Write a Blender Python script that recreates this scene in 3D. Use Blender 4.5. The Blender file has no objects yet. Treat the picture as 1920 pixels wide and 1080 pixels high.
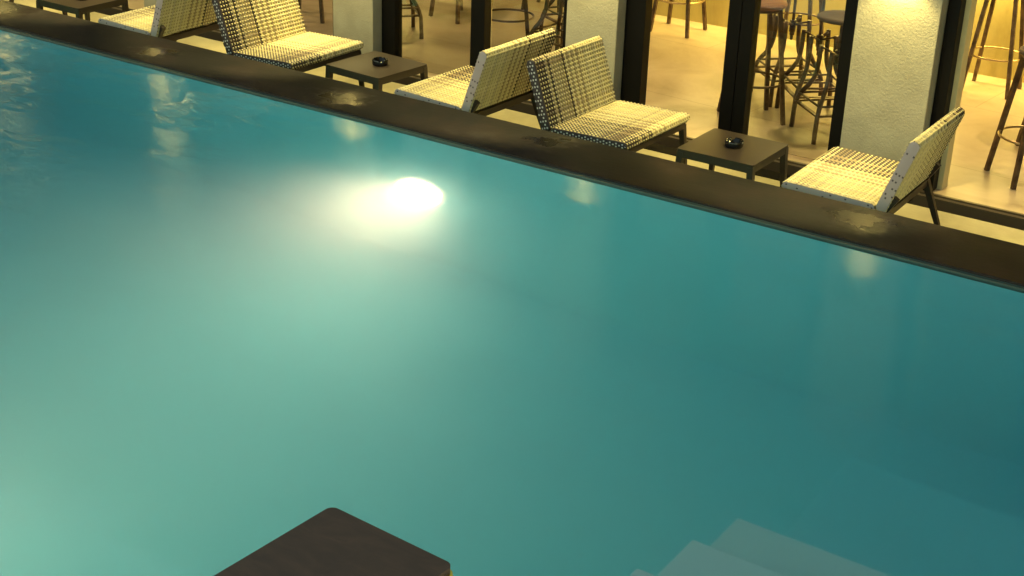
import bpy, bmesh, math, random
from mathutils import Vector, Matrix
R = math.radians
random.seed(7)
sc = bpy.context.scene
COL = sc.collection

# ---------------------------------------------------------------- camera
H = 3.12
cam_d = bpy.data.cameras.new('camera')
cam_d.sensor_width = 36.0
cam_d.lens = 36.0 * 2778.4 / 1920.0
cam_d.clip_start = 0.05
cam_d.clip_end = 2000.0
cam = bpy.data.objects.new('camera', cam_d)
COL.objects.link(cam)
_yaw, _pit, _rol = 0.586174736, 0.420663140, 0.0348276785
_fw = Vector((-math.sin(_yaw) * math.cos(_pit), math.cos(_yaw) * math.cos(_pit), -math.sin(_pit)))
_r0 = Vector((math.cos(_yaw), math.sin(_yaw), 0))
_u0 = _r0.cross(_fw)
_r = math.cos(_rol) * _r0 + math.sin(_rol) * _u0
_u = -math.sin(_rol) * _r0 + math.cos(_rol) * _u0
M = Matrix((( _r.x, _u.x, -_fw.x, 0), (_r.y, _u.y, -_fw.y, 0), (_r.z, _u.z, -_fw.z, H), (0, 0, 0, 1)))
cam.matrix_world = M
sc.camera = cam

# ---------------------------------------------------------------- world, dusk
w = bpy.data.worlds.new('World')
sc.world = w
w.use_nodes = True
wn = w.node_tree.nodes
bg = wn['Background']
sky = wn.new('ShaderNodeTexSky')
sky.sky_type = 'NISHITA'
sky.sun_disc = False
sky.sun_elevation = R(3.6)
sky.sun_rotation = R(20)
tint = wn.new('ShaderNodeMix'); tint.data_type = 'RGBA'; tint.blend_type = 'MULTIPLY'
tint.inputs[0].default_value = 1.0
tint.inputs[7].default_value = (1.05, .96, .78, 1)      # camera balanced towards warm
w.node_tree.links.new(sky.outputs[0], tint.inputs[6])
w.node_tree.links.new(tint.outputs[2], bg.inputs[0])
bg.inputs[1].default_value = 0.15
# the sun is just above the horizon behind the building, already very weak
sd = bpy.data.lights.new('sun', 'SUN')
sd.energy = 0.02
sd.angle = R(0.5)
sd.color = (1, .82, .62)
so = bpy.data.objects.new('sun', sd)
COL.objects.link(so)
so.rotation_euler = (R(86), 0, R(160))
# ---------------------------------------------------------------- exposure, sampling
sc.view_settings.view_transform = 'Standard'
sc.view_settings.look = 'None'
sc.view_settings.gamma = 1.0
sc.view_settings.use_curve_mapping = False
sc.view_settings.exposure = 2.2
cy = sc.cycles
cy.use_denoising = True
try:
    cy.denoiser = 'OPENIMAGEDENOISE'
except Exception:
    pass
cy.max_bounces = 10
cy.diffuse_bounces = 4
cy.glossy_bounces = 4
cy.transmission_bounces = 8
cy.transparent_max_bounces = 12
cy.volume_bounces = 3
cy.sample_clamp_indirect = 2.5
cy.blur_glossy = 0.6

# ================================================================ helpers
class MB:
    """collects shapes, then links them as ONE mesh object"""
    def __init__(s):
        s.bm = bmesh.new()
    def _merge(s, b):
        me = bpy.data.meshes.new('tmp')
        b.to_mesh(me); b.free()
        s.bm.from_mesh(me)
        bpy.data.meshes.remove(me)
    def box(s, x0, x1, y0, y1, z0, z1, bev=0.0, rot=0.0, at=(0, 0, 0), seg=2):
        b = bmesh.new()
        bmesh.ops.create_cube(b, size=1)
        for v in b.verts:
            v.co = Vector(((x0 + x1) / 2 + v.co.x * (x1 - x0), (y0 + y1) / 2 + v.co.y * (y1 - y0), (z0 + z1) / 2 + v.co.z * (z1 - z0)))
        if bev > 0:
            bmesh.ops.bevel(b, geom=b.edges[:], offset=bev, segments=seg, affect='EDGES', profile=0.7)
        if rot or any(at):
            m = Matrix.Translation(at) @ Matrix.Rotation(rot, 4, 'Z')
            bmesh.ops.transform(b, matrix=m, verts=b.verts)
        s._merge(b)
        return s
    def tube(s, pts, r, n=10, square=False, roll=0.0, close=False, flat=1.0):
        """r: one radius or one per point. flat <1 squashes the section"""
        P = [Vector(p) for p in pts]
        k = len(P)
        rs = r if isinstance(r, (list, tuple)) else [r] * k
        if square:
            n = 4
        b = bmesh.new()
        rings = []
        up = Vector((0, 0, 1))
        prevx = None
        for i in range(k):
            if close:
                t = (P[(i + 1) % k] - P[i - 1]).normalized()
            elif i == 0:
                t = (P[1] - P[0]).normalized()
            elif i == k - 1:
                t = (P[-1] - P[-2]).normalized()
            else:
                t = ((P[i + 1] - P[i]).normalized() + (P[i] - P[i - 1]).normalized()).normalized()
            if prevx is None:
                a = up if abs(t.z) < 0.9 else Vector((1, 0, 0))
                x = (a - t * a.dot(t)).normalized()
            else:
                x = (prevx - t * prevx.dot(t)).normalized()
            prevx = x
            y = t.cross(x)
            ring = []
            for j in range(n):
                an = 2 * math.pi * j / n + (math.pi / 4 if square else 0) + roll
                q = rs[i] * (1.414 if square else 1)
                ring.append(b.verts.new(P[i] + x * math.cos(an) * q * flat + y * math.sin(an) * q))
            rings.append(ring)
        m = k if close else k - 1
        for i in range(m):
            A, B = rings[i], rings[(i + 1) % k]
            for j in range(n):
                f = b.faces.new((A[j], A[(j + 1) % n], B[(j + 1) % n], B[j]))
                f.smooth = not square
        if not close:
            b.faces.new(rings[0][::-1]); b.faces.new(rings[-1])
        bmesh.ops.recalc_face_normals(b, faces=b.faces)
        s._merge(b)
        return s
    def ring(s, c, R_, r, seg=40, n=8):
        pts = [(c[0] + R_ * math.cos(2 * math.pi * i / seg), c[1] + R_ * math.sin(2 * math.pi * i / seg), c[2]) for i in range(seg)]
        return s.tube(pts, r, n, close=True)
    def lathe(s, prof, c=(0, 0, 0), seg=36, axis='Z'):
        b = bmesh.new()
        rings = []
        for (r, z) in prof:
            ring = []
            for j in range(seg):
                a = 2 * math.pi * j / seg
                if axis == 'Z':
                    p = (c[0] + r * math.cos(a), c[1] + r * math.sin(a), c[2] + z)
                else:
                    p = (c[0] + r * math.cos(a), c[1] + z, c[2] + r * math.sin(a))
                ring.append(b.verts.new(p))
            rings.append(ring)
        for A, B in zip(rings, rings[1:]):
            for j in range(seg):
                f = b.faces.new((A[j], A[(j + 1) % seg], B[(j + 1) % seg], B[j]))
                f.smooth = True
        if prof[0][0] > 1e-5:
            b.faces.new(rings[0][::-1])
        if prof[-1][0] > 1e-5:
            b.faces.new(rings[-1])
        bmesh.ops.remove_doubles(b, verts=b.verts, dist=1e-6)
        bmesh.ops.recalc_face_normals(b, faces=b.faces)
        s._merge(b)
        return s
    def build(s, name, mat, parent=None, loc=(0, 0, 0)):
        me = bpy.data.meshes.new(name)
        s.bm.to_mesh(me); s.bm.free()
        if mat is not None:
            me.materials.append(mat)
        o = bpy.data.objects.new(name, me)
        COL.objects.link(o)
        o.location = loc
        if parent is not None:
            o.parent = parent
        return o

def empty(name, loc=(0, 0, 0), rz=0.0):
    o = bpy.data.objects.new(name, None)
    COL.objects.link(o)
    o.location = loc
    o.rotation_euler = (0, 0, rz)
    return o

def tag(o, label=None, cat=None, group=None, kind=None):
    if label: o['label'] = label
    if cat: o['category'] = cat
    if group: o['group'] = group
    if kind: o['kind'] = kind
    return o

def copy_tree(o, parent=None):
    c = o.copy()
    COL.objects.link(c)
    if parent is not None:
        c.parent = parent
    for ch in list(o.children):
        copy_tree(ch, c)
    return c

# ================================================================ materials
def mat(name, col=(.5, .5, .5), rough=.5, metal=0.0, spec=.5):
    m = bpy.data.materials.new(name)
    m.use_nodes = True
    b = m.node_tree.nodes['Principled BSDF']
    b.inputs['Base Color'].default_value = (*col, 1)
    b.inputs['Roughness'].default_value = rough
    b.inputs['Metallic'].default_value = metal
    b.inputs['Specular IOR Level'].default_value = spec
    return m, m.node_tree, b

def noise(nt, scale, detail=4, rough=.55, vec=None, dist=0.0):
    n = nt.nodes.new('ShaderNodeTexNoise')
    n.inputs['Scale'].default_value = scale
    n.inputs['Detail'].default_value = detail
    n.inputs['Roughness'].default_value = rough
    n.inputs['Distortion'].default_value = dist
    if vec is not None:
        nt.links.new(vec, n.inputs['Vector'])
    return n.outputs['Fac']

def ramp(nt, fac, stops):
    r = nt.nodes.new('ShaderNodeValToRGB')
    while len(r.color_ramp.elements) > 1:
        r.color_ramp.elements.remove(r.color_ramp.elements[-1])
    for i, (p, c) in enumerate(stops):
        e = r.color_ramp.elements[0] if i == 0 else r.color_ramp.elements.new(p)
        e.position = p
        e.color = (*c, 1) if len(c) == 3 else c
    nt.links.new(fac, r.inputs[0])
    return r.outputs[0]

def g(v):
    return (v, v, v)

def coord(nt, scale=(1, 1, 1), kind='Object'):
    t = nt.nodes.new('ShaderNodeTexCoord')
    mp = nt.nodes.new('ShaderNodeMapping')
    mp.inputs['Scale'].default_value = scale
    nt.links.new(t.outputs[kind], mp.inputs[0])
    return mp.outputs[0]

def bump(nt, b, h, strength=.3, dist=.01):
    n = nt.nodes.new('ShaderNodeBump')
    n.inputs['Strength'].default_value = strength
    n.inputs['Distance'].default_value = dist
    nt.links.new(h, n.inputs['Height'])
    nt.links.new(n.outputs[0], b.inputs['Normal'])

def mixc(nt, a, b_, fac, mode='MULTIPLY'):
    m = nt.nodes.new('ShaderNodeMix')
    m.data_type = 'RGBA'
    m.blend_type = mode
    for inp, v in ((m.inputs[6], a), (m.inputs[7], b_)):
        if isinstance(v, tuple):
            inp.default_value = (*v, 1)
        else:
            nt.links.new(v, inp)
    if isinstance(fac, float):
        m.inputs[0].default_value = fac
    else:
        nt.links.new(fac, m.inputs[0])
    return m.outputs[2]

ZC_ = .42
# wet dark stone of the coping
m_cop, nt, b = mat('wet_dark_stone', (.035, .03, .026), .3)
c = coord(nt)
nt.links.new(ramp(nt, noise(nt, 2.2, 8, .6, c), [(.3, (.004, .004, .004)), (.47, (.010, .009, .008)), (.6, (.024, .015, .012)), (.72, (.05, .042, .032))]), b.inputs['Base Color'])
# puddles left by splashes: wet where the stone has them, dull elsewhere
gm = nt.nodes.new('ShaderNodeNewGeometry')
wob_ = nt.nodes.new('ShaderNodeTexNoise'); wob_.inputs['Scale'].default_value = 11; wob_.inputs['Detail'].default_value = 5
nt.links.new(c, wob_.inputs['Vector'])
wmix = nt.nodes.new('ShaderNodeVectorMath'); wmix.operation = 'MULTIPLY_ADD'
wmix.inputs[1].default_value = (.50, .22, 0)
nt.links.new(wob_.outputs['Color'], wmix.inputs[0]); nt.links.new(gm.outputs['Position'], wmix.inputs[2])
wet = None
for (px, py, pr) in ((-7.40, 6.74, .22), (-5.80, 6.74, .24), (-4.34, 6.86, .17), (-2.42, 6.84, .26), (-9.3, 6.76, .6), (-10.6, 6.8, .7)):
    dv = nt.nodes.new('ShaderNodeVectorMath'); dv.operation = 'DISTANCE'
    dv.inputs[1].default_value = (px + .25, py + .11, ZC_)
    nt.links.new(wmix.outputs[0], dv.inputs[0])
    mr_ = nt.nodes.new('ShaderNodeMapRange'); mr_.interpolation_type = 'SMOOTHSTEP'
    mr_.inputs['From Min'].default_value = pr * .1; mr_.inputs['From Max'].default_value = pr
    mr_.inputs['To Min'].default_value = 0; mr_.inputs['To Max'].default_value = 1
    nt.links.new(dv.outputs['Value'], mr_.inputs[0])
    if wet is None:
        wet = mr_.outputs[0]
    else:
        mn = nt.nodes.new('ShaderNodeMath'); mn.operation = 'MINIMUM'
        nt.links.new(wet, mn.inputs[0]); nt.links.new(mr_.outputs[0], mn.inputs[1]); wet = mn.outputs[0]
nt.links.new(ramp(nt, wet, [(0, g(.17)), (.55, g(.36)), (1, g(.55))]), b.inputs['Roughness'])
b.inputs['Specular IOR Level'].default_value = .3
bump(nt, b, noise(nt, 14, 5, .5, coord(nt, (1, 2.5, 1))), .25, .004)

# pool tiles below the water
m_pool, nt, b = mat('pool_mosaic', (.30, .62, .60), .5)
nt.links.new(ramp(nt, noise(nt, 1.3, 4, .5, coord(nt)), [(.3, (.20, .69, .79)), (.7, (.24, .75, .85))]), b.inputs['Base Color'])
m_lip, _, _ = mat('algae_dark_lip', (.05, .085, .07), .35)
m_step, nt, b = mat('pool_step_stone', (.50, .72, .70), .5)

# concrete deck and floor
m_deck, nt, b = mat('deck_concrete', (.5, .45, .3), .6)
nt.links.new(ramp(nt, noise(nt, 3, 8, .6, coord(nt)), [(.3, (.26, .23, .13)), (.7, (.40, .36, .21))]), b.inputs['Base Color'])
bump(nt, b, noise(nt, 40, 4, .6, coord(nt)), .2, .004)

m_floor, nt, b = mat('polished_concrete', (.5, .42, .3), .3)
c = coord(nt)
base = ramp(nt, noise(nt, 1.1, 9, .66, c, 1.6), [(.28, (.36, .27, .155)), (.45, (.46, .365, .225)), (.55, (.50, .405, .26)), (.75, (.56, .47, .32))])
br = nt.nodes.new('ShaderNodeTexBrick')     # saw-cut joints of big slabs
br.inputs['Scale'].default_value = 1.0
br.inputs['Brick Width'].default_value = 2.3; br.inputs['Row Height'].default_value = 1.35
br.inputs['Mortar Size'].default_value = .006; br.inputs['Mortar Smooth'].default_value = .4
br.inputs['Color1'].default_value = (1, 1, 1, 1); br.inputs['Color2'].default_value = (.93, .93, .92, 1); br.inputs['Mortar'].default_value = (.66, .64, .6, 1)
mpb = nt.nodes.new('ShaderNodeMapping'); mpb.inputs['Rotation'].default_value = (0, 0, R(4)); mpb.inputs['Location'].default_value = (.3, .45, 0)
nt.links.new(c, mpb.inputs[0]); nt.links.new(mpb.outputs[0], br.inputs['Vector'])
base = mixc(nt, base, ramp(nt, noise(nt, .9, 5, .6, coord(nt, (1, 2, 1)), 1.5), [(.2, g(.88)), (.8, g(1.0))]), 1.0)
crack = br.outputs['Color']
nt.links.new(mixc(nt, base, crack, .8), b.inputs['Base Color'])
nt.links.new(ramp(nt, noise(nt, 5, 5, .5, c), [(.2, g(.36)), (.8, g(.42))]), b.inputs['Roughness'])

m_wall, nt, b = mat('interior_concrete', (.55, .48, .3), .75)
c = coord(nt, (1, 1, .25))
nt.links.new(ramp(nt, noise(nt, 2.4, 8, .65, c, .6), [(.3, (.38, .30, .10)), (.55, (.52, .43, .15)), (.75, (.58, .50, .22))]), b.inputs['Base Color'])

m_plaster, nt, b = mat('rough_plaster', (.6, .56, .45), .85)
c = coord(nt)
nt.links.new(ramp(nt, noise(nt, 6, 6, .6, c), [(.3, (.30, .28, .20)), (.7, (.37, .345, .25))]), b.inputs['Base Color'])
bump(nt, b, noise(nt, 85, 3, .6, c, .4), .6, .006)

m_ceil, _, _ = mat('dark_ceiling', (.10, .09, .08), .8)
m_upper, _, _ = mat('facade_render', (.16, .16, .15), .8)
m_door, nt, b = mat('black_door_metal', (.004, .0035, .003), .5, 0, .15)
m_rail, _, _ = mat('worn_track_metal', (.09, .07, .045), .4, .3)
m_gap, _, _ = mat('matt_black', (.004, .0035, .003), .7, 0, .05)
m_table, nt, b = mat('brown_powder_coat', (.036, .026, .019), .40)
bump(nt, b, noise(nt, 300, 2, .5, coord(nt)), .08, .001)
m_frame, nt, b = mat('dark_chair_metal', (.030, .020, .015), .42)
m_stool, nt, b = mat('worn_stool_metal', (.12, .075, .045), .38, .55)
nt.links.new(ramp(nt, noise(nt, 12, 6, .6, coord(nt)), [(.35, (.07, .042, .026)), (.65, (.19, .125, .07))]), b.inputs['Base Color'])
m_brass, _, _ = mat('brass_ring_metal', (.45, .33, .16), .28, .8)
m_wood, nt, b = mat('stool_seat_wood', (.34, .15, .06), .5, 0, .3)
nt.links.new(ramp(nt, noise(nt, 5, 6, .6, coord(nt, (1, 9, 1)), .5), [(.3, (.24, .10, .04)), (.7, (.46, .22, .09))]), b.inputs['Base Color'])
m_seatgrey, _, _ = mat('stool_seat_grey', (.15, .11, .075), .6, 0, .25)
m_ash, _, _ = mat('black_glass', (.004, .004, .004), .07)
m_white, _, _ = mat('white_metal', (.7, .7, .68), .4)
m_earth, nt, b = mat('dark_paving', (.08, .075, .07), .8)
nt.links.new(ramp(nt, noise(nt, 3, 6, .6, coord(nt)), [(.3, (.06, .055, .05)), (.7, (.10, .095, .085))]), b.inputs['Base Color'])

# wicker: colour is per strand, stored on the faces
m_wick, nt, b = mat('woven_strands', (.7, .65, .5), .45)
at = nt.nodes.new('ShaderNodeAttribute')
at.attribute_name = 'strand'
nt.links.new(at.outputs['Color'], b.inputs['Base Color'])

# foreground stool
m_lam, nt, b = mat('dark_brown_top', (.03, .021, .015), .55)
nt.links.new(ramp(nt, noise(nt, 9, 9, .65, coord(nt, (1, 2.2, 1)), 1.2), [(.3, (.056, .030, .016)), (.55, (.076, .040, .021)), (.75, (.10, .050, .027))]), b.inputs['Base Color'])
m_edge, _, _ = mat('ochre_edge_band', (.78, .62, .05), .45)
m_cream, _, _ = mat('cream_side', (.75, .68, .45), .6)

# glass of the doors
m_glass = bpy.data.materials.new('door_glass')
m_glass.use_nodes = True
nt = m_glass.node_tree
nt.nodes.clear()
out = nt.nodes.new('ShaderNodeOutputMaterial')
mx = nt.nodes.new('ShaderNodeMixShader')
tr = nt.nodes.new('ShaderNodeBsdfTransparent'); tr.inputs[0].default_value = (.93, .95, .92, 1)
gl = nt.nodes.new('ShaderNodeBsdfGlossy'); gl.inputs['Roughness'].default_value = 0.01
fr = nt.nodes.new('ShaderNodeFresnel'); fr.inputs[0].default_value = 1.45
nt.links.new(fr.outputs[0], mx.inputs[0]); nt.links.new(tr.outputs[0], mx.inputs[1]); nt.links.new(gl.outputs[0], mx.inputs[2])
nt.links.new(mx.outputs[0], out.inputs[0])

# water: refracting surface over a tinted, slightly milky body
m_water = bpy.data.materials.new('pool_water')
m_water.use_nodes = True
nt = m_water.node_tree
nt.nodes.clear()
out = nt.nodes.new('ShaderNodeOutputMaterial')
gls = nt.nodes.new('ShaderNodeBsdfGlass')
gls.inputs['IOR'].default_value = 1.33
gls.inputs['Roughness'].default_value = 0.12
gls.inputs['Color'].default_value = (1, 1, 1, 1)
nt.links.new(gls.outputs[0], out.inputs['Surface'])
sca = nt.nodes.new('ShaderNodeVolumeScatter')
sca.inputs['Color'].default_value = (.82, 1, 1, 1)
sca.inputs['Density'].default_value = 0.40
sca.inputs['Anisotropy'].default_value = 0.55
ab = nt.nodes.new('ShaderNodeVolumeAbsorption')
ab.inputs['Color'].default_value = (.30, .93, .95, 1)
ab.inputs['Density'].default_value = 0.30
ad = nt.nodes.new('ShaderNodeAddShader')
nt.links.new(sca.outputs[0], ad.inputs[0]); nt.links.new(ab.outputs[0], ad.inputs[1])
nt.links.new(ad.outputs[0], out.inputs['Volume'])
# long soft swell, with crisper ripples where a jet stirs the far left end
c = coord(nt)
soft = noise(nt, 1.1, 2, .4, coord(nt, (1, 1.6, 1)))
crisp = noise(nt, 5.5, 5, .55, coord(nt, (1, 1.7, 1)), .6)
sx = nt.nodes.new('ShaderNodeSeparateXYZ'); nt.links.new(c, sx.inputs[0])
mr = nt.nodes.new('ShaderNodeMapRange')
mr.inputs['From Min'].default_value = -5.2; mr.inputs['From Max'].default_value = -6.9
mr.inputs['To Min'].default_value = 0.0; mr.inputs['To Max'].default_value = 2.2
nt.links.new(sx.outputs[0], mr.inputs[0])
gust = ramp(nt, noise(nt, 1.3, 2, .5, coord(nt, (1, 1.4, 1))), [(.45, g(.12)), (.6, g(1.0))])
mg = nt.nodes.new('ShaderNodeMath'); mg.operation = 'MULTIPLY'
nt.links.new(gust, mg.inputs[0]); nt.links.new(mr.outputs[0], mg.inputs[1])
mu = nt.nodes.new('ShaderNodeMath'); mu.operation = 'MULTIPLY'
nt.links.new(crisp, mu.inputs[0]); nt.links.new(mg.outputs[0], mu.inputs[1])
ad2 = nt.nodes.new('ShaderNodeMath'); ad2.operation = 'MULTIPLY_ADD'; ad2.inputs[1].default_value = 1.3
nt.links.new(soft, ad2.inputs[0]); nt.links.new(mu.outputs[0], ad2.inputs[2])
bp = nt.nodes.new('ShaderNodeBump'); bp.inputs['Strength'].default_value = .35; bp.inputs['Distance'].default_value = .03
nt.links.new(ad2.outputs[0], bp.inputs['Height']); nt.links.new(bp.outputs[0], gls.inputs['Normal'])

def emis(name, col, strength):
    m = bpy.data.materials.new(name)
    m.use_nodes = True
    nt = m.node_tree
    nt.nodes.clear()
    o = nt.nodes.new('ShaderNodeOutputMaterial')
    e = nt.nodes.new('ShaderNodeEmission')
    e.inputs[0].default_value = (*col, 1); e.inputs[1].default_value = strength
    nt.links.new(e.outputs[0], o.inputs[0])
    return m

# ================================================================ ground, pool
ZC, ZW, ZF = .42, .40, -1.45          # coping top, water level, pool floor
PX0, PX1, PY0, PY1 = -15.0, 2.5, 1.6, 6.5

# ground sheet with a hole for the pool
me = MB()
for (x0, x1, y0, y1) in ((-400, 400, 16.0, 600), (-400, 400, -400, PY0 - .4), (-400, PX0 - .4, PY0 - .4, 16.0), (PX1 + .4, 400, PY0 - .4, 16.0)):
    me.box(x0, x1, y0, y1, -.30, -.02)
tag(me.build('ground', m_earth), kind='structure')

o = MB()
o.box(PX0 - .4, PX1 + .4, PY0 - .4, PY1 + .46, ZF - .3, ZF)               # floor
o.box(PX0 - .4, PX1 + .4, PY1, PY1 + .46, ZF, ZC - .045)                  # far wall
o.box(PX0 - .4, PX1 + .4, PY0 - .4, PY0, ZF, ZC - .045)
o.box(PX0 - .4, PX0, PY0, PY1, ZF, ZC - .045)
o.box(PX1, PX1 + .4, PY0, PY1, ZF, ZC - .045)
tag(o.build('pool_basin', m_pool), kind='structure')
o = MB()
o.box(PX0 - .4, PX1 + .4, PY1, PY1 + .030, ZC - .0445, ZC - .009, .003)
tag(o.build('water_line_lip', m_lip), kind='structure')

# coping of dark stone slabs
o = MB()
o.box(PX0 - .4, PX1 + .4, PY1 + .031, 7.02, ZC - .045, ZC, .006)
o.box(PX0 - .4, PX1 + .4, PY0 - .45, PY0 + .004, ZC - .045, ZC, .006)
o.box(PX0 - .45, PX0 + .004, PY0 + .004, PY1 - .004, ZC - .045, ZC, .006)
o.box(PX1 - .004, PX1 + .45, PY0 + .004, PY1 - .004, ZC - .045, ZC, .006)
tag(o.build('pool_coping', m_cop), kind='structure')

# steps and the ledge at their foot
o = MB()
SX = -1.86
for (ya, yb, zt) in ((2.4, 3.59, .30), (3.59, 3.99, .10), (3.99, 4.36, -.10)):
    o.box(SX, PX1 - .01, ya, yb, ZF + .001, zt, .012)
tag(o.build('pool_steps', m_step), kind='structure')
o = MB()
o.box(SX - .08, PX1 - .01, 4.362, 5.75, ZF + .001, -1.0, .03)
tag(o.build('pool_ledge', m_pool), kind='structure')

# near terrace the camera looks over
o = MB()
o.box(-2.55, PX1 + .3, .2, 2.40, ZF + .002, .67, .01)
tag(o.build('near_terrace', m_deck), kind='structure')
o = MB()
o.box(-2.6, PX1 + .5, -3, .2, ZF + .002, .66)
tag(o.build('terrace_paving', m_deck), kind='structure')

# water body
o = MB()
o.box(PX0 - .02, PX1 + .02, PY0 - .02, PY1 + .02, ZF - .05, ZW)
wat = tag(o.build('pool_water', m_water), kind='structure')

# deck and interior floor
o = MB()
o.box(-16, 3.2, 6.96, 8.34, -.30, 0)
tag(o.build('deck', m_deck), kind='structure')
o = MB()
o.box(-16, 3.2, 8.34, 8.50, -.30, -.06)
tag(o.build('drain_channel', m_gap), kind='structure')
o = MB()
o.box(-16, 3.2, 8.50, 8.59, -.30, .010)
o.box(-16, 3.2, 8.535, 8.555, .010, .022)
tag(o.build('door_track', m_rail), kind='structure')
o = MB()
o.box(-16, 3.2, 8.59, 11.5, -.30, .004)
tag(o.build('interior_floor', m_floor), kind='structure')
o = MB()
o.box(-4.74, -3.30, 8.205, 8.335, .0, .006)  # thin black sheet along the dark zone of the deck
tag(o.build('deck_dark_strip', m_gap), 'thin black strip on the deck behind the low table', 'drain cover')

# ================================================================ building
bld = tag(empty('cafe_building', (-5, 8.6, 0)), 'pale plastered cafe front with black framed glass doors behind the loungers', 'building')
bx, by = -5, 8.6
def part(name, m, f):
    q = MB(); f(q)
    bmesh.ops.translate(q.bm, verts=q.bm.verts, vec=(-bx, -by, 0))
    return q.build(name, m, bld)
CH = 2.75
cols = [(-11.55, -11.13), (-9.46, -9.06), (-7.37, -6.98), (-5.275, -4.875), (-3.22, -2.71), (-1.0, -.5), (1.1, 1.6)]
for (x0, x1) in cols:
    part('column', m_plaster, lambda q: q.box(x0, x1, 8.50, 8.82, -.05, CH, .004))
part('back_wall', m_wall, lambda q: q.box(-16, 3.2, 11.5, 11.7, -.05, CH))
part('ceiling', m_ceil, lambda q: q.box(-16, 3.2, 8.60, 11.7, CH, CH + .2))
part('eave', m_ceil, lambda q: q.box(-16, 3.2, 7.45, 8.597, CH + .003, CH + .22))
part('upper_wall', m_upper, lambda q: q.box(-16, 3.2, 8.35, 8.75, CH + .222, 6.2))
part('side_wall', m_wall, lambda q: q.box(-16.2, -16.002, 8.5, 11.7, -.05, CH))
part('side_wall', m_wall, lambda q: q.box(3.202, 3.4, 8.5, 11.7, -.05, CH))
def door(x0, x1, pane):
    # a slim black frame between two columns
    d = part('door_frame', m_door, lambda q: q.box(x0, x1, 8.60, 8.69, .01, CH - .002, .003))
    return d
frames = [(-9.05, -8.94), (-8.28, -8.14), (-7.46, -7.375), (-6.975, -6.85), (-6.15, -6.03), (-5.36, -5.28), (-4.87, -4.72), (-4.115, -4.025), (-4.020, -3.935), (-3.335, -3.225), (-2.705, -2.63), (-1.9, -1.8), (-1.06, -1.003), (-.497, -.4)]
for (x0, x1) in frames:
    door(x0, x1, None)
# glass panes (the middle bays stand partly open)
for (x0, x1) in ((-8.94, -8.28), (-6.85, -6.15), (-5.998, -5.36), (-3.935, -3.335)):
    part('glass_pane', m_glass, lambda q: q.box(x0, x1, 8.642, 8.648, .03, CH - .05))
# added, unseen counter that keeps the led strips' light off the upper wall
warm = (1.0, .74, .20)
m_led = emis('warm_led', warm, 2.5)
part('added_counter', m_door, lambda q: q.box(-15.9, 3.1, 11.16, 11.497, 1.06, 1.10, .003))
for (x0, x1, p) in ((-6.9, -6.3, 1.0), (-6.1, -4.3, 7.5), (-4.2, -2.6, 7.5), (-2.5, -1.0, 5.0), (-9.5, -8.7, 1.2)):
    part('led_strip', m_led, lambda q: q.box(x0, x1, 11.40, 11.42, 1.048, 1.058))
    L = bpy.data.lights.new('led_strip_glow', 'AREA')
    L.shape = 'RECTANGLE'; L.size = x1 - x0; L.size_y = .03
    L.energy = p * 1.35; L.color = warm
    lo = bpy.data.objects.new('led_strip_glow', L)
    COL.objects.link(lo); lo.location = ((x0 + x1) / 2 - bx, 11.41 - by, 1.045); lo.parent = bld
# recessed downlights: lens up inside a short black tube, narrow beam
m_spot = emis('warm_downlight', warm, 3)
def downlight(name, x, y, watts, col, cone, blend):
    d = part(name, m_door, lambda q: q.lathe([(.058, 0), (.058, .10), (.052, .10), (.052, 0), (.058, 0)], (x, y, CH - .102), 24))
    f = MB().lathe([(.048, 0), (.048, .01)], (x - bx, y - by, CH - .02), 24).build('lens', m_spot, d)
    L = bpy.data.lights.new(name + '_beam', 'SPOT')
    L.energy = watts * .30; L.color = col; L.spot_size = R(cone); L.spot_blend = blend
    L.shadow_soft_size = .04
    lo = bpy.data.objects.new(name + '_beam', L)
    COL.objects.link(lo); lo.location = (x - bx, y - by, CH - .105); lo.parent = d
for (x, y, p) in ((-3.4, 9.7, 150), (-5.5, 9.7, 110), (-7.6, 9.8, 110), (-1.6, 9.7, 150), (-9.6, 9.8, 90)):
    downlight('downlight', x, y, p, (1, .70, .35), 104, .7)
# box sconces on the columns, shining straight down, just above the picture
m_sconce = emis('sconce_lens', (1, .78, .26), 6)
for i, (x0, x1) in enumerate(cols):
    x = (x0 + x1) / 2
    d = part('sconce', m_door, lambda q: (q.box(x - .12, x + .12, 8.38, 8.498, 1.40, 1.52, .004), q.box(x - .12, x + .12, 8.38, 8.385, 1.34, 1.40), q.box(x - .12, x - .115, 8.385, 8.498, 1.34, 1.40), q.box(x + .115, x + .12, 8.385, 8.498, 1.34, 1.40)))
    MB().box(x - .10 - bx, x + .10 - bx, 8.40 - by, 8.48 - by, 1.392, 1.399).build('lens', m_sconce, d)
    L = bpy.data.lights.new('sconce_beam', 'SPOT')
    L.spot_size = R(108); L.spot_blend = .3; L.shadow_soft_size = .05
    L.energy = 7; L.color = (1, .79, .28)
    lo = bpy.data.objects.new('sconce_beam', L)
    COL.objects.link(lo); lo.location = (x - bx, 8.44 - by, 1.338); lo.parent = d
    if x < -9:      # added uplights on the far left, for pale glints in the water
        L = L.copy(); L.energy = 14; L.spot_size = R(110)
        lo = bpy.data.objects.new('added_uplight', L)
        COL.objects.link(lo); lo.location = (x - bx, 8.43 - by, 1.53); lo.rotation_euler = (math.pi, 0, 0); lo.parent = d
m_pier_lit, _, _ = mat('lit_pier_plaster', (.60, .52, .27), .7)  # indoor light on the pier put into its paler yellow colour
for i, (x0, x1) in enumerate(cols):
    downlight('added_eave_light', (x0 + x1) / 2, 7.72, 330, (1, .79, .28), 62, .35)  # added, unseen downlights that brighten the chairs
part('inner_pier', m_pier_lit, lambda q: q.box(-2.700, -2.60, 8.695, 8.80, -.05, CH - .002, .004))

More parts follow.
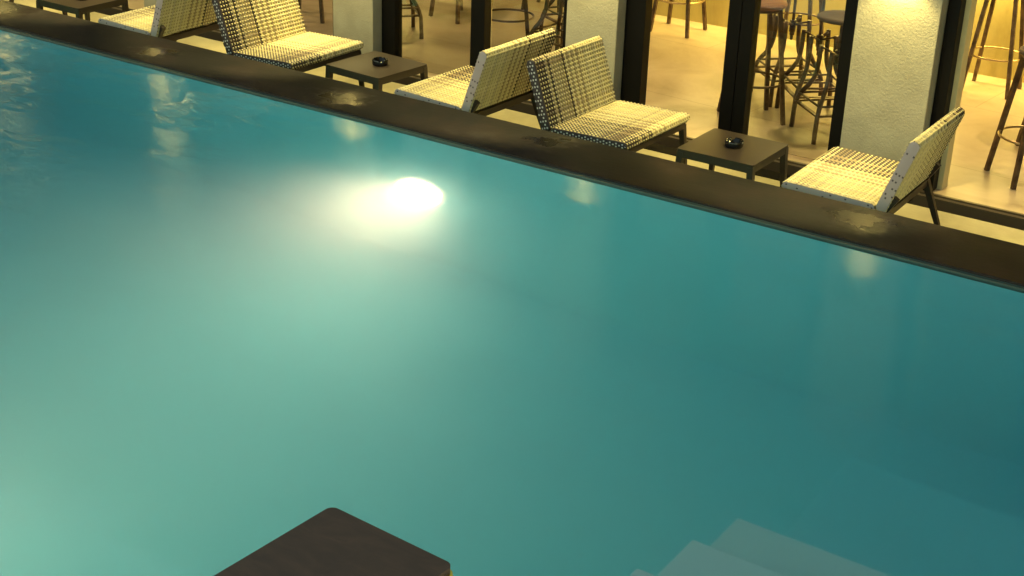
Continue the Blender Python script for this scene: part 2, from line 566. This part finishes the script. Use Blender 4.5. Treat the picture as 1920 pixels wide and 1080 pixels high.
# ================================================================ underwater lamp
lamp = tag(empty('underwater_lamp', (-4.99, 6.5, -.50)), 'glowing round underwater lamp set in the far wall of the pool', 'pool light')
MB().lathe([(.16, 0), (.19, 0), (.19, -.012), (.165, -.016), (.16, -.004)], (0, 0, 0), 40, 'Y').build('lamp_ring', m_white, lamp)
m_lamp = emis('underwater_bulb', (1.0, .80, .50), 14)
q = MB()
bb = bmesh.new()
bmesh.ops.create_circle(bb, cap_ends=True, radius=.145, segments=40)
bmesh.ops.rotate(bb, verts=bb.verts, cent=(0, 0, 0), matrix=Matrix.Rotation(R(90), 3, 'X'))
bmesh.ops.translate(bb, verts=bb.verts, vec=(0, -.008, 0))
q._merge(bb)
lens = q.build('lamp_lens', m_lamp, lamp)
L = bpy.data.lights.new('lamp_beam', 'AREA')
L.shape = 'DISK'; L.size = .28; L.spread = R(112)
L.energy = 5.0; L.color = (1.0, .46, .27)
lo = bpy.data.objects.new('lamp_beam', L); COL.objects.link(lo); lo.parent = lens
lo.location = (0, -.02, 0); lo.rotation_euler = (R(-90 - 2), 0, 0)

# added twin in the near wall, out of view, brightens the near water
added_lamp = copy_tree(lamp)
added_lamp.location = (-4.6, PY0, -.50)
added_lamp.rotation_euler = (0, 0, math.pi)
for ch in added_lamp.children_recursive:
    if ch.type == 'LIGHT':
        ch.data = ch.data.copy(); ch.data.energy = 7; ch.data.color = (1, .52, .27)
tag(added_lamp, 'added round underwater lamp in the near pool wall, unseen, brightens the near water', 'pool light')

# ================================================================ wicker lounge chair
CREAM = [(.68, .60, .31), (.63, .55, .27), (.72, .64, .36)]
DARK = [(.035, .022, .018), (.05, .03, .024)]
TAUPE = [(.30, .23, .13), (.38, .31, .19)]
def warp_colours(n, rnd):
    out = []
    for i in range(n):
        f = (i + .5) / n          # 0 = right-hand side of the sitter (dark), 1 = left
        r = rnd.random()
        k = i // 2
        if f < .12: c_ = rnd.choice(DARK)
        elif f < .42: c_ = rnd.choice(DARK) if (k % 3 and r < .85) else rnd.choice(TAUPE)
        elif f < .60: c_ = rnd.choice(TAUPE) if k % 2 else rnd.choice(CREAM)
        else: c_ = rnd.choice(CREAM) if k % 4 else ((.52, .45, .28))
        out.append(c_)
    return out

def woven_pad(name, p0, p1, th, width, parent, seed):
    """pad whose mid-line runs p0->p1 in the x-z plane, wrapped in a plain weave"""
    rnd = random.Random(seed)
    pitch = .0132
    A, B = Vector((p0[0], 0, p0[1])), Vector((p1[0], 0, p1[1]))
    L = (B - A).length
    t = (B - A).normalized()
    n = Vector((-t.z, 0, t.x))
    # closed outline: +n side, round end, -n side, round end
    rad = th / 2
    def outline(s, per):
        straight = L - 2 * rad
        arc = math.pi * rad
        s = s % per
        if s < straight:
            return A + t * (rad + s) + n * rad, n
        s -= straight
        if s < arc:
            a = s / rad
            d = n * math.cos(a) + t * math.sin(a)
            return B - t * rad + d * rad, d
        s -= arc
        if s < straight:
            return B - t * (rad + s) - n * rad, -n
        s -= straight
        a = s / rad
        d = -n * math.cos(a) - t * math.sin(a)
        return A + t * rad + d * rad, d
    per = 2 * (L - 2 * rad) + 2 * math.pi * rad
    nv = int(round(per / pitch)); nv += nv % 2
    nu = int(round(width / pitch))
    K = 3
    warp = warp_colours(nu, rnd)
    weft = [rnd.choice(CREAM) for _ in range(nv)]
    for j in range(nv):
        if rnd.random() < .06: weft[j] = rnd.choice(TAUPE)
    verts, faces, fcol = [], [], []
    NU, NV = nu * K + 1, nv * K
    for a in range(NU):
        i = min(a // K, nu - 1); u = a / K - i
        y = -width / 2 + width * a / (NU - 1)
        for b_ in range(NV):
            j = b_ // K; v = b_ / K - j
            su, sv = math.sin(math.pi * u), math.sin(math.pi * v)
            if i % 2 == 0:                      # warp strand, rising over every second weft
                h = .0040 * su * (1 if j % 2 else .55)
            elif j % 2:                         # weft bead between two warps
                h = .0068 * sv * (.45 + .55 * su)
            else:                               # hole
                h = -.0022
            p, d = outline(per * b_ / NV, per)
            verts.append(p + d * (h - .001) + Vector((0, y, 0)))
    def vid(a, b_): return a * NV + (b_ % NV)
    for a in range(NU - 1):
        i = a // K; ua = a % K
        for b_ in range(NV):
            j = b_ // K; vb = b_ % K
            if i % 2 == 0:
                c_ = warp[i]
            elif j % 2:
                c_ = weft[j]
            else:
                c_ = (.34, .27, .10) if warp[i - 1][0] > .2 else (.04, .026, .015)  # holes coloured darker, standing for the shade between strands
            faces.append((vid(a, b_), vid(a, b_ + 1), vid(a + 1, b_ + 1), vid(a + 1, b_)))
            fcol.append(c_)
    # end caps: bound edge with rows of strand ends
    for side in (0, 1):
        y = -width / 2 if side == 0 else width / 2
        out_y = -.004 if side == 0 else .004
        m_ = int(round(L / .0106))
        base = len(verts)
        rows = 7
        for a in range(m_ + 1):
            s = L * a / m_
            # half height of the rounded section at this station
            e = min(s, L - s)
            hh = rad if e >= rad else math.sqrt(max(rad * rad - (rad - e) ** 2, 1e-8))
            for r_ in range(rows):
                q_ = -1 + 2 * r_ / (rows - 1)
                hump = out_y * (1 - q_ * q_) * .8
                verts.append(A + t * s + n * hh * q_ + Vector((0, y + hump, 0)))
        for a in range(m_):
            for r_ in range(rows - 1):
                f = (base + a * rows + r_, base + (a + 1) * rows + r_, base + (a + 1) * rows + r_ + 1, base + a * rows + r_ + 1)
                faces.append(f if side == 0 else f[::-1])
                dot = (a % 2 == 0) and (r_ % 2 == 1 if (a // 2) % 2 else r_ % 4 == 2)
                if side == 0:
                    c_ = (.62, .58, .50) if dot else (.035, .022, .022)
                else:
                    c_ = (.10, .07, .07) if (dot and rnd.random() < .30) else (.47, .37, .33)
                fcol.append(c_)
    me = bpy.data.meshes.new(name)
    me.from_pydata([tuple(v) for v in verts], [], faces)
    me.materials.append(m_wick)
    at_ = me.attributes.new('strand', 'FLOAT_COLOR', 'FACE')
    flat = []
    for c_ in fcol:
        flat += [c_[0], c_[1], c_[2], 1.0]
    at_.data.foreach_set('color', flat)
    bmm = bmesh.new(); bmm.from_mesh(me)
    bmesh.ops.recalc_face_normals(bmm, faces=bmm.faces)
    for f in bmm.faces: f.smooth = True
    bmm.to_mesh(me); bmm.free()
    o = bpy.data.objects.new(name, me)
    COL.objects.link(o)
    o.parent = parent
    return o

def make_chair():
    c_ = empty('lounge_chair')
    W = .76
    woven_pad('seat', (0.0, .362), (-.535, .345), .052, W, c_, 3)
    woven_pad('backrest', (-.560, .335), (-.705, .755), .058, W, c_, 9)
    f = MB()
    for s in (-1, 1):
        y = s * (W / 2 - .035)
        f.tube([(-.02, y, .316), (-.58, y, .298)], .021, square=True, flat=.85)
        f.tube([(-.56, y, .30), (-.635, y, .42)], .016, square=True)
    f.tube([(-.03, -W / 2 + .035, .316), (-.03, W / 2 - .035, .316)], .018, square=True)
    f.tube([(-.57, -W / 2 + .035, .300), (-.57, W / 2 - .035, .300)], .020, square=True)
    f.build('frame', m_frame, c_)
    for s in (-1, 1):
        y = s * (W / 2 - .03)
        MB().tube([(-.035, y, .32), (.005, y + s * .012, 0)], [.019, .012], square=True).build('leg', m_frame, c_)
        MB().tube([(-.575, y, .31), (-.70, y + s * .012, 0)], [.019, .012], square=True).build('leg', m_frame, c_)
    return c_
chair = make_chair()
CG = 'woven lounge chairs along the pool'
spots = [(-9.78, 0, 'woven lounge chair cut off by the left edge, mostly out of the picture'),
         (-8.52, 1, 'woven lounge chair just right of the far left table, with pale end panels'),
         (-6.62, 0, 'dark sided woven lounge chair just left of the second low table, facing right'),
         (-5.73, 1, 'woven lounge chair just right of the second low table, back to back with another'),
         (-4.01, 0, 'woven lounge chair in the middle with dark speckled near side, facing the right table'),
         (-3.04, 1, 'rightmost woven lounge chair, standing before the wide column')]
for i, (x, flip, lab) in enumerate(spots):
    o = chair if i == 0 else copy_tree(chair)
    o.location = (x, 7.58, 0)
    o.rotation_euler = (0, 0, math.pi + R((-1.2, .8, 1.5)[i % 3]) if flip else R((.8, -1.0, 0)[i % 3]))
    tag(o, lab, 'lounge chair', CG)

# ================================================================ low tables and ashtrays
def make_table():
    t_ = empty('low_table')
    q = MB()
    b_ = bmesh.new()
    bmesh.ops.create_cube(b_, size=1)
    bmesh.ops.scale(b_, vec=(.5, .5, .008), verts=b_.verts)
    vert = [e for e in b_.edges if abs(e.verts[0].co.z - e.verts[1].co.z) > .001]
    bmesh.ops.bevel(b_, geom=vert, offset=.018, segments=5, affect='EDGES', profile=.5)
    bmesh.ops.translate(b_, verts=b_.verts, vec=(0, 0, .316))
    q._merge(b_)
    q.build('table_top', m_table, t_)
    q = MB()
    for (x0, x1, y0, y1) in ((-.246, .246, -.246, -.232), (-.246, .246, .232, .246), (-.246, -.232, -.232, .232), (.232, .246, -.232, .232)):
        q.box(x0, x1, y0, y1, .268, .3115)
    q.build('apron', m_table, t_)
    for sx_ in (-1, 1):
        for sy_ in (-1, 1):
            MB().tube([(sx_ * .228, sy_ * .228, .30), (sx_ * .246, sy_ * .246, 0)], [.020, .013], square=True).build('leg', m_table, t_)
    return t_
tab = make_table()
tl = [(-9.30, 7.72, 0, 'brown metal low table at the far left end of the row'),
      (-6.335, 7.755, R(-4), 'brown metal low table between the two left pairs of chairs, turned a little'),
      (-3.595, 7.75, R(.5), 'brown metal low table on the right, in front of the double black post')]
for i, (x, y, rz, lab) in enumerate(tl):
    o = tab if i == 0 else copy_tree(tab)
    o.location = (x, y, 0); o.rotation_euler = (0, 0, rz)
    tag(o, lab, 'low table', 'low tables between the lounge chairs')
def ashtray():
    q = MB()
    q.lathe([(.0, .0), (.050, .0), (.054, .006), (.056, .036), (.052, .041), (.043, .038), (.038, .014), (.0, .011)], (0, 0, 0), 40)
    # finger notches in the rim
    bmv = q.bm
    for v in bmv.verts:
        r_ = math.hypot(v.co.x, v.co.y)
        if v.co.z > .03 and r_ > .03:
            a = math.atan2(v.co.y, v.co.x)
            if abs(((a + math.pi / 6) % (2 * math.pi / 3)) - math.pi / 3) < .16:
                v.co.z -= .012
    return q.build('ashtray', m_ash)
at0 = ashtray()
for i, (x, y, lab) in enumerate(((-9.27, 7.70, 'black glass ashtray on the far left table, cut by the top edge'), (-6.31, 7.76, 'round black glass ashtray on the second low table'), (-3.59, 7.745, 'round black glass ashtray on the right low table'))):
    o = at0
    if i:
        o = at0.copy(); COL.objects.link(o)
    o.location = (x, y, .3203)
    o.rotation_euler = (0, 0, i * .8)
    tag(o, lab, 'ashtray', 'ashtrays on the low tables')

# ================================================================ bar stools
def straight_stool(seat_m, ring_m, zs=.83):
    s = empty('bar_stool')
    MB().lathe([(0, -.004), (.150, -.004), (.166, .004), (.172, .018), (.168, .030), (.150, .036), (.0, .032)], (0, 0, zs - .03), 40).build('seat', seat_m, s)
    q = MB()
    q.ring((0, 0, zs - .045), .135, .010, 32, 8)
    q.build('seat_frame', m_stool, s)
    zt = zs - .03
    for k in range(4):
        a = math.pi / 4 + k * math.pi / 2
        ca, sa = math.cos(a), math.sin(a)
        MB().tube([(ca * .135, sa * .135, zt), (ca * .248, sa * .248, 0)], [.0145, .0135], square=True, roll=0).build('leg', m_stool, s)
    q = MB(); q.ring((0, 0, .28), .205, .0085, 44, 8); q.build('foot_ring', ring_m, s)
    return s
def bent_stool(seat_m, zs=.79):
    s = empty('bent_leg_stool')
    MB().lathe([(0, 0), (.155, 0), (.170, .008), (.172, .020), (.160, .030), (.10, .024), (0, .020)], (0, 0, zs), 40).build('seat', seat_m, s)
    q = MB()
    q.tube([(0, 0, .44), (0, 0, zs + .005)], .011)
    q.tube([(0, 0, .50), (0, 0, .585)], .024)
    q.tube([(0, 0, .475), (0, 0, .50)], .018)
    q.build('screw_post', m_stool, s)
    q = MB()
    for k in range(4):
        a = k * math.pi / 2
        ca, sa = math.cos(a), math.sin(a)
        q.tube([(ca * .018, sa * .018, .555), (ca * .105, sa * .105, .585), (ca * .13, sa * .13, .57)], .013, flat=.6)
    q.build('spider', m_stool, s)
    prof = [(.125, .60), (.128, .54), (.130, .48), (.136, .42), (.152, .365), (.182, .315), (.218, .27), (.246, .225), (.262, .18), (.268, .12), (.272, 0)]
    for k in range(4):
        a = k * math.pi / 2
        ca, sa = math.cos(a), math.sin(a)
        MB().tube([(ca * r_, sa * r_, z) for r_, z in prof], .0165, 10).build('leg', m_stool, s)
    q = MB()
    c4 = [(.262 * math.cos(k * math.pi / 2), .262 * math.sin(k * math.pi / 2)) for k in range(4)]
    for k in range(4):
        p_, n_ = c4[k], c4[(k + 1) % 4]
        q.tube([(p_[0], p_[1], .19), (n_[0], n_[1], .19)], .013, square=True, flat=.5)
        q.tube([(p_[0] * .93, p_[1] * .93, .25), (n_[0] * .93, n_[1] * .93, .25)], .008, 8)
    q.build('stretcher', m_stool, s)
    return s
sA = straight_stool(m_wood, m_stool)
sB = straight_stool(m_seatgrey, m_brass, .83)
sC = bent_stool(m_wood, .92)
sD = bent_stool(m_seatgrey)
SG, TG = 'straight legged bar stools in the cafe', 'bent leg screw stools in the cafe'
va = math.atan2(9.6, -6.5)      # direction of view at that stool
use = set()
def put(proto, x, y, rz, lab, cat, grp):
    o = proto if proto.name not in use else copy_tree(proto)
    use.add(proto.name)
    o.location = (x, y, .004); o.rotation_euler = (0, 0, rz)
    tag(o, lab, cat, grp)
    return o
S = 'bar stool'
put(sA, -4.19, 9.27, R(45), 'reddish wooden seated bar stool just right of the double black post', S, SG)
put(sB, -5.78, 11.12, R(2), 'bar stool by the yellow wall in the open middle doorway, only its legs showing', S, SG)
put(sA, -4.70, 11.12, R(5), 'bar stool by the yellow wall, its legs seen behind the wooden seated stool', S, SG)
put(sB, -3.08, 11.12, R(2), 'bar stool by the back wall with brass foot ring, right of the wide column', S, SG)
put(sB, -2.25, 9.25, R(45), 'nearest bar stool at the right edge, in front of the brass ringed one', S, SG)
put(sB, -2.25, 9.90, R(45), 'bar stool half hidden behind the nearest one at the right edge', S, SG)
put(sA, -6.53, 9.64, va, 'bar stool with round foot ring just right of the slim black post', S, SG)
put(sA, -7.46, 10.26, R(-12), 'bar stool behind the bent leg stool right of the left column', S, SG)
put(sA, -8.42, 9.42, R(20), 'bar stool left of the left column, seen past the dark sided chair', S, SG)
put(sA, -7.05, 11.05, R(10), 'bar stool far back in the left doorway, only the tips of its legs showing', S, SG)
T = 'screw stool'
put(sC, -4.21, 9.88, R(2), 'bent leg screw stool behind the wooden seated bar stool', T, TG)
put(sC, -3.88, 9.60, R(-4), 'bent leg screw stool in the middle of the cluster beside the wide column', T, TG)
put(sD, -3.61, 9.29, R(2), 'grey seated screw stool, nearest of the cluster beside the wide column', T, TG)
put(sC, -7.53, 9.45, R(3), 'bent leg screw stool seen through glass right of the left column', T, TG)
put(sC, -6.00, 9.62, R(40), 'bent leg screw stool behind the two middle chairs, cut by the black frame', T, TG)
put(sC, -6.28, 10.22, R(15), 'bent leg screw stool behind the foot ring stool in the middle left doorway', T, TG)

# ================================================================ foreground stool
fs = tag(empty('side_stool', (-1.900, 2.045, .67), R(-3)), 'square brown topped side stool with cream sides in the foreground', 'stool')
def rounded(sx_, z0, z1, rad_, m_, name):
    b_ = bmesh.new()
    bmesh.ops.create_cube(b_, size=1)
    bmesh.ops.scale(b_, vec=(sx_, sx_ + .22, z1 - z0), verts=b_.verts)
    ve = [e for e in b_.edges if abs(e.verts[0].co.z - e.verts[1].co.z) > .001]
    bmesh.ops.bevel(b_, geom=ve, offset=rad_, segments=8, affect='EDGES', profile=.5)
    bmesh.ops.translate(b_, verts=b_.verts, vec=(0, 0, (z0 + z1) / 2))
    for f in b_.faces: f.smooth = abs(f.normal.z) < .5
    q = MB(); q._merge(b_)
    return q.build(name, m_, fs)
rounded(.392, .428, .45, .022, m_lam, 'top')
rounded(.400, .410, .4275, .022, m_edge, 'edge_band')
rounded(.412, 0, .4095, .024, m_cream, 'body')
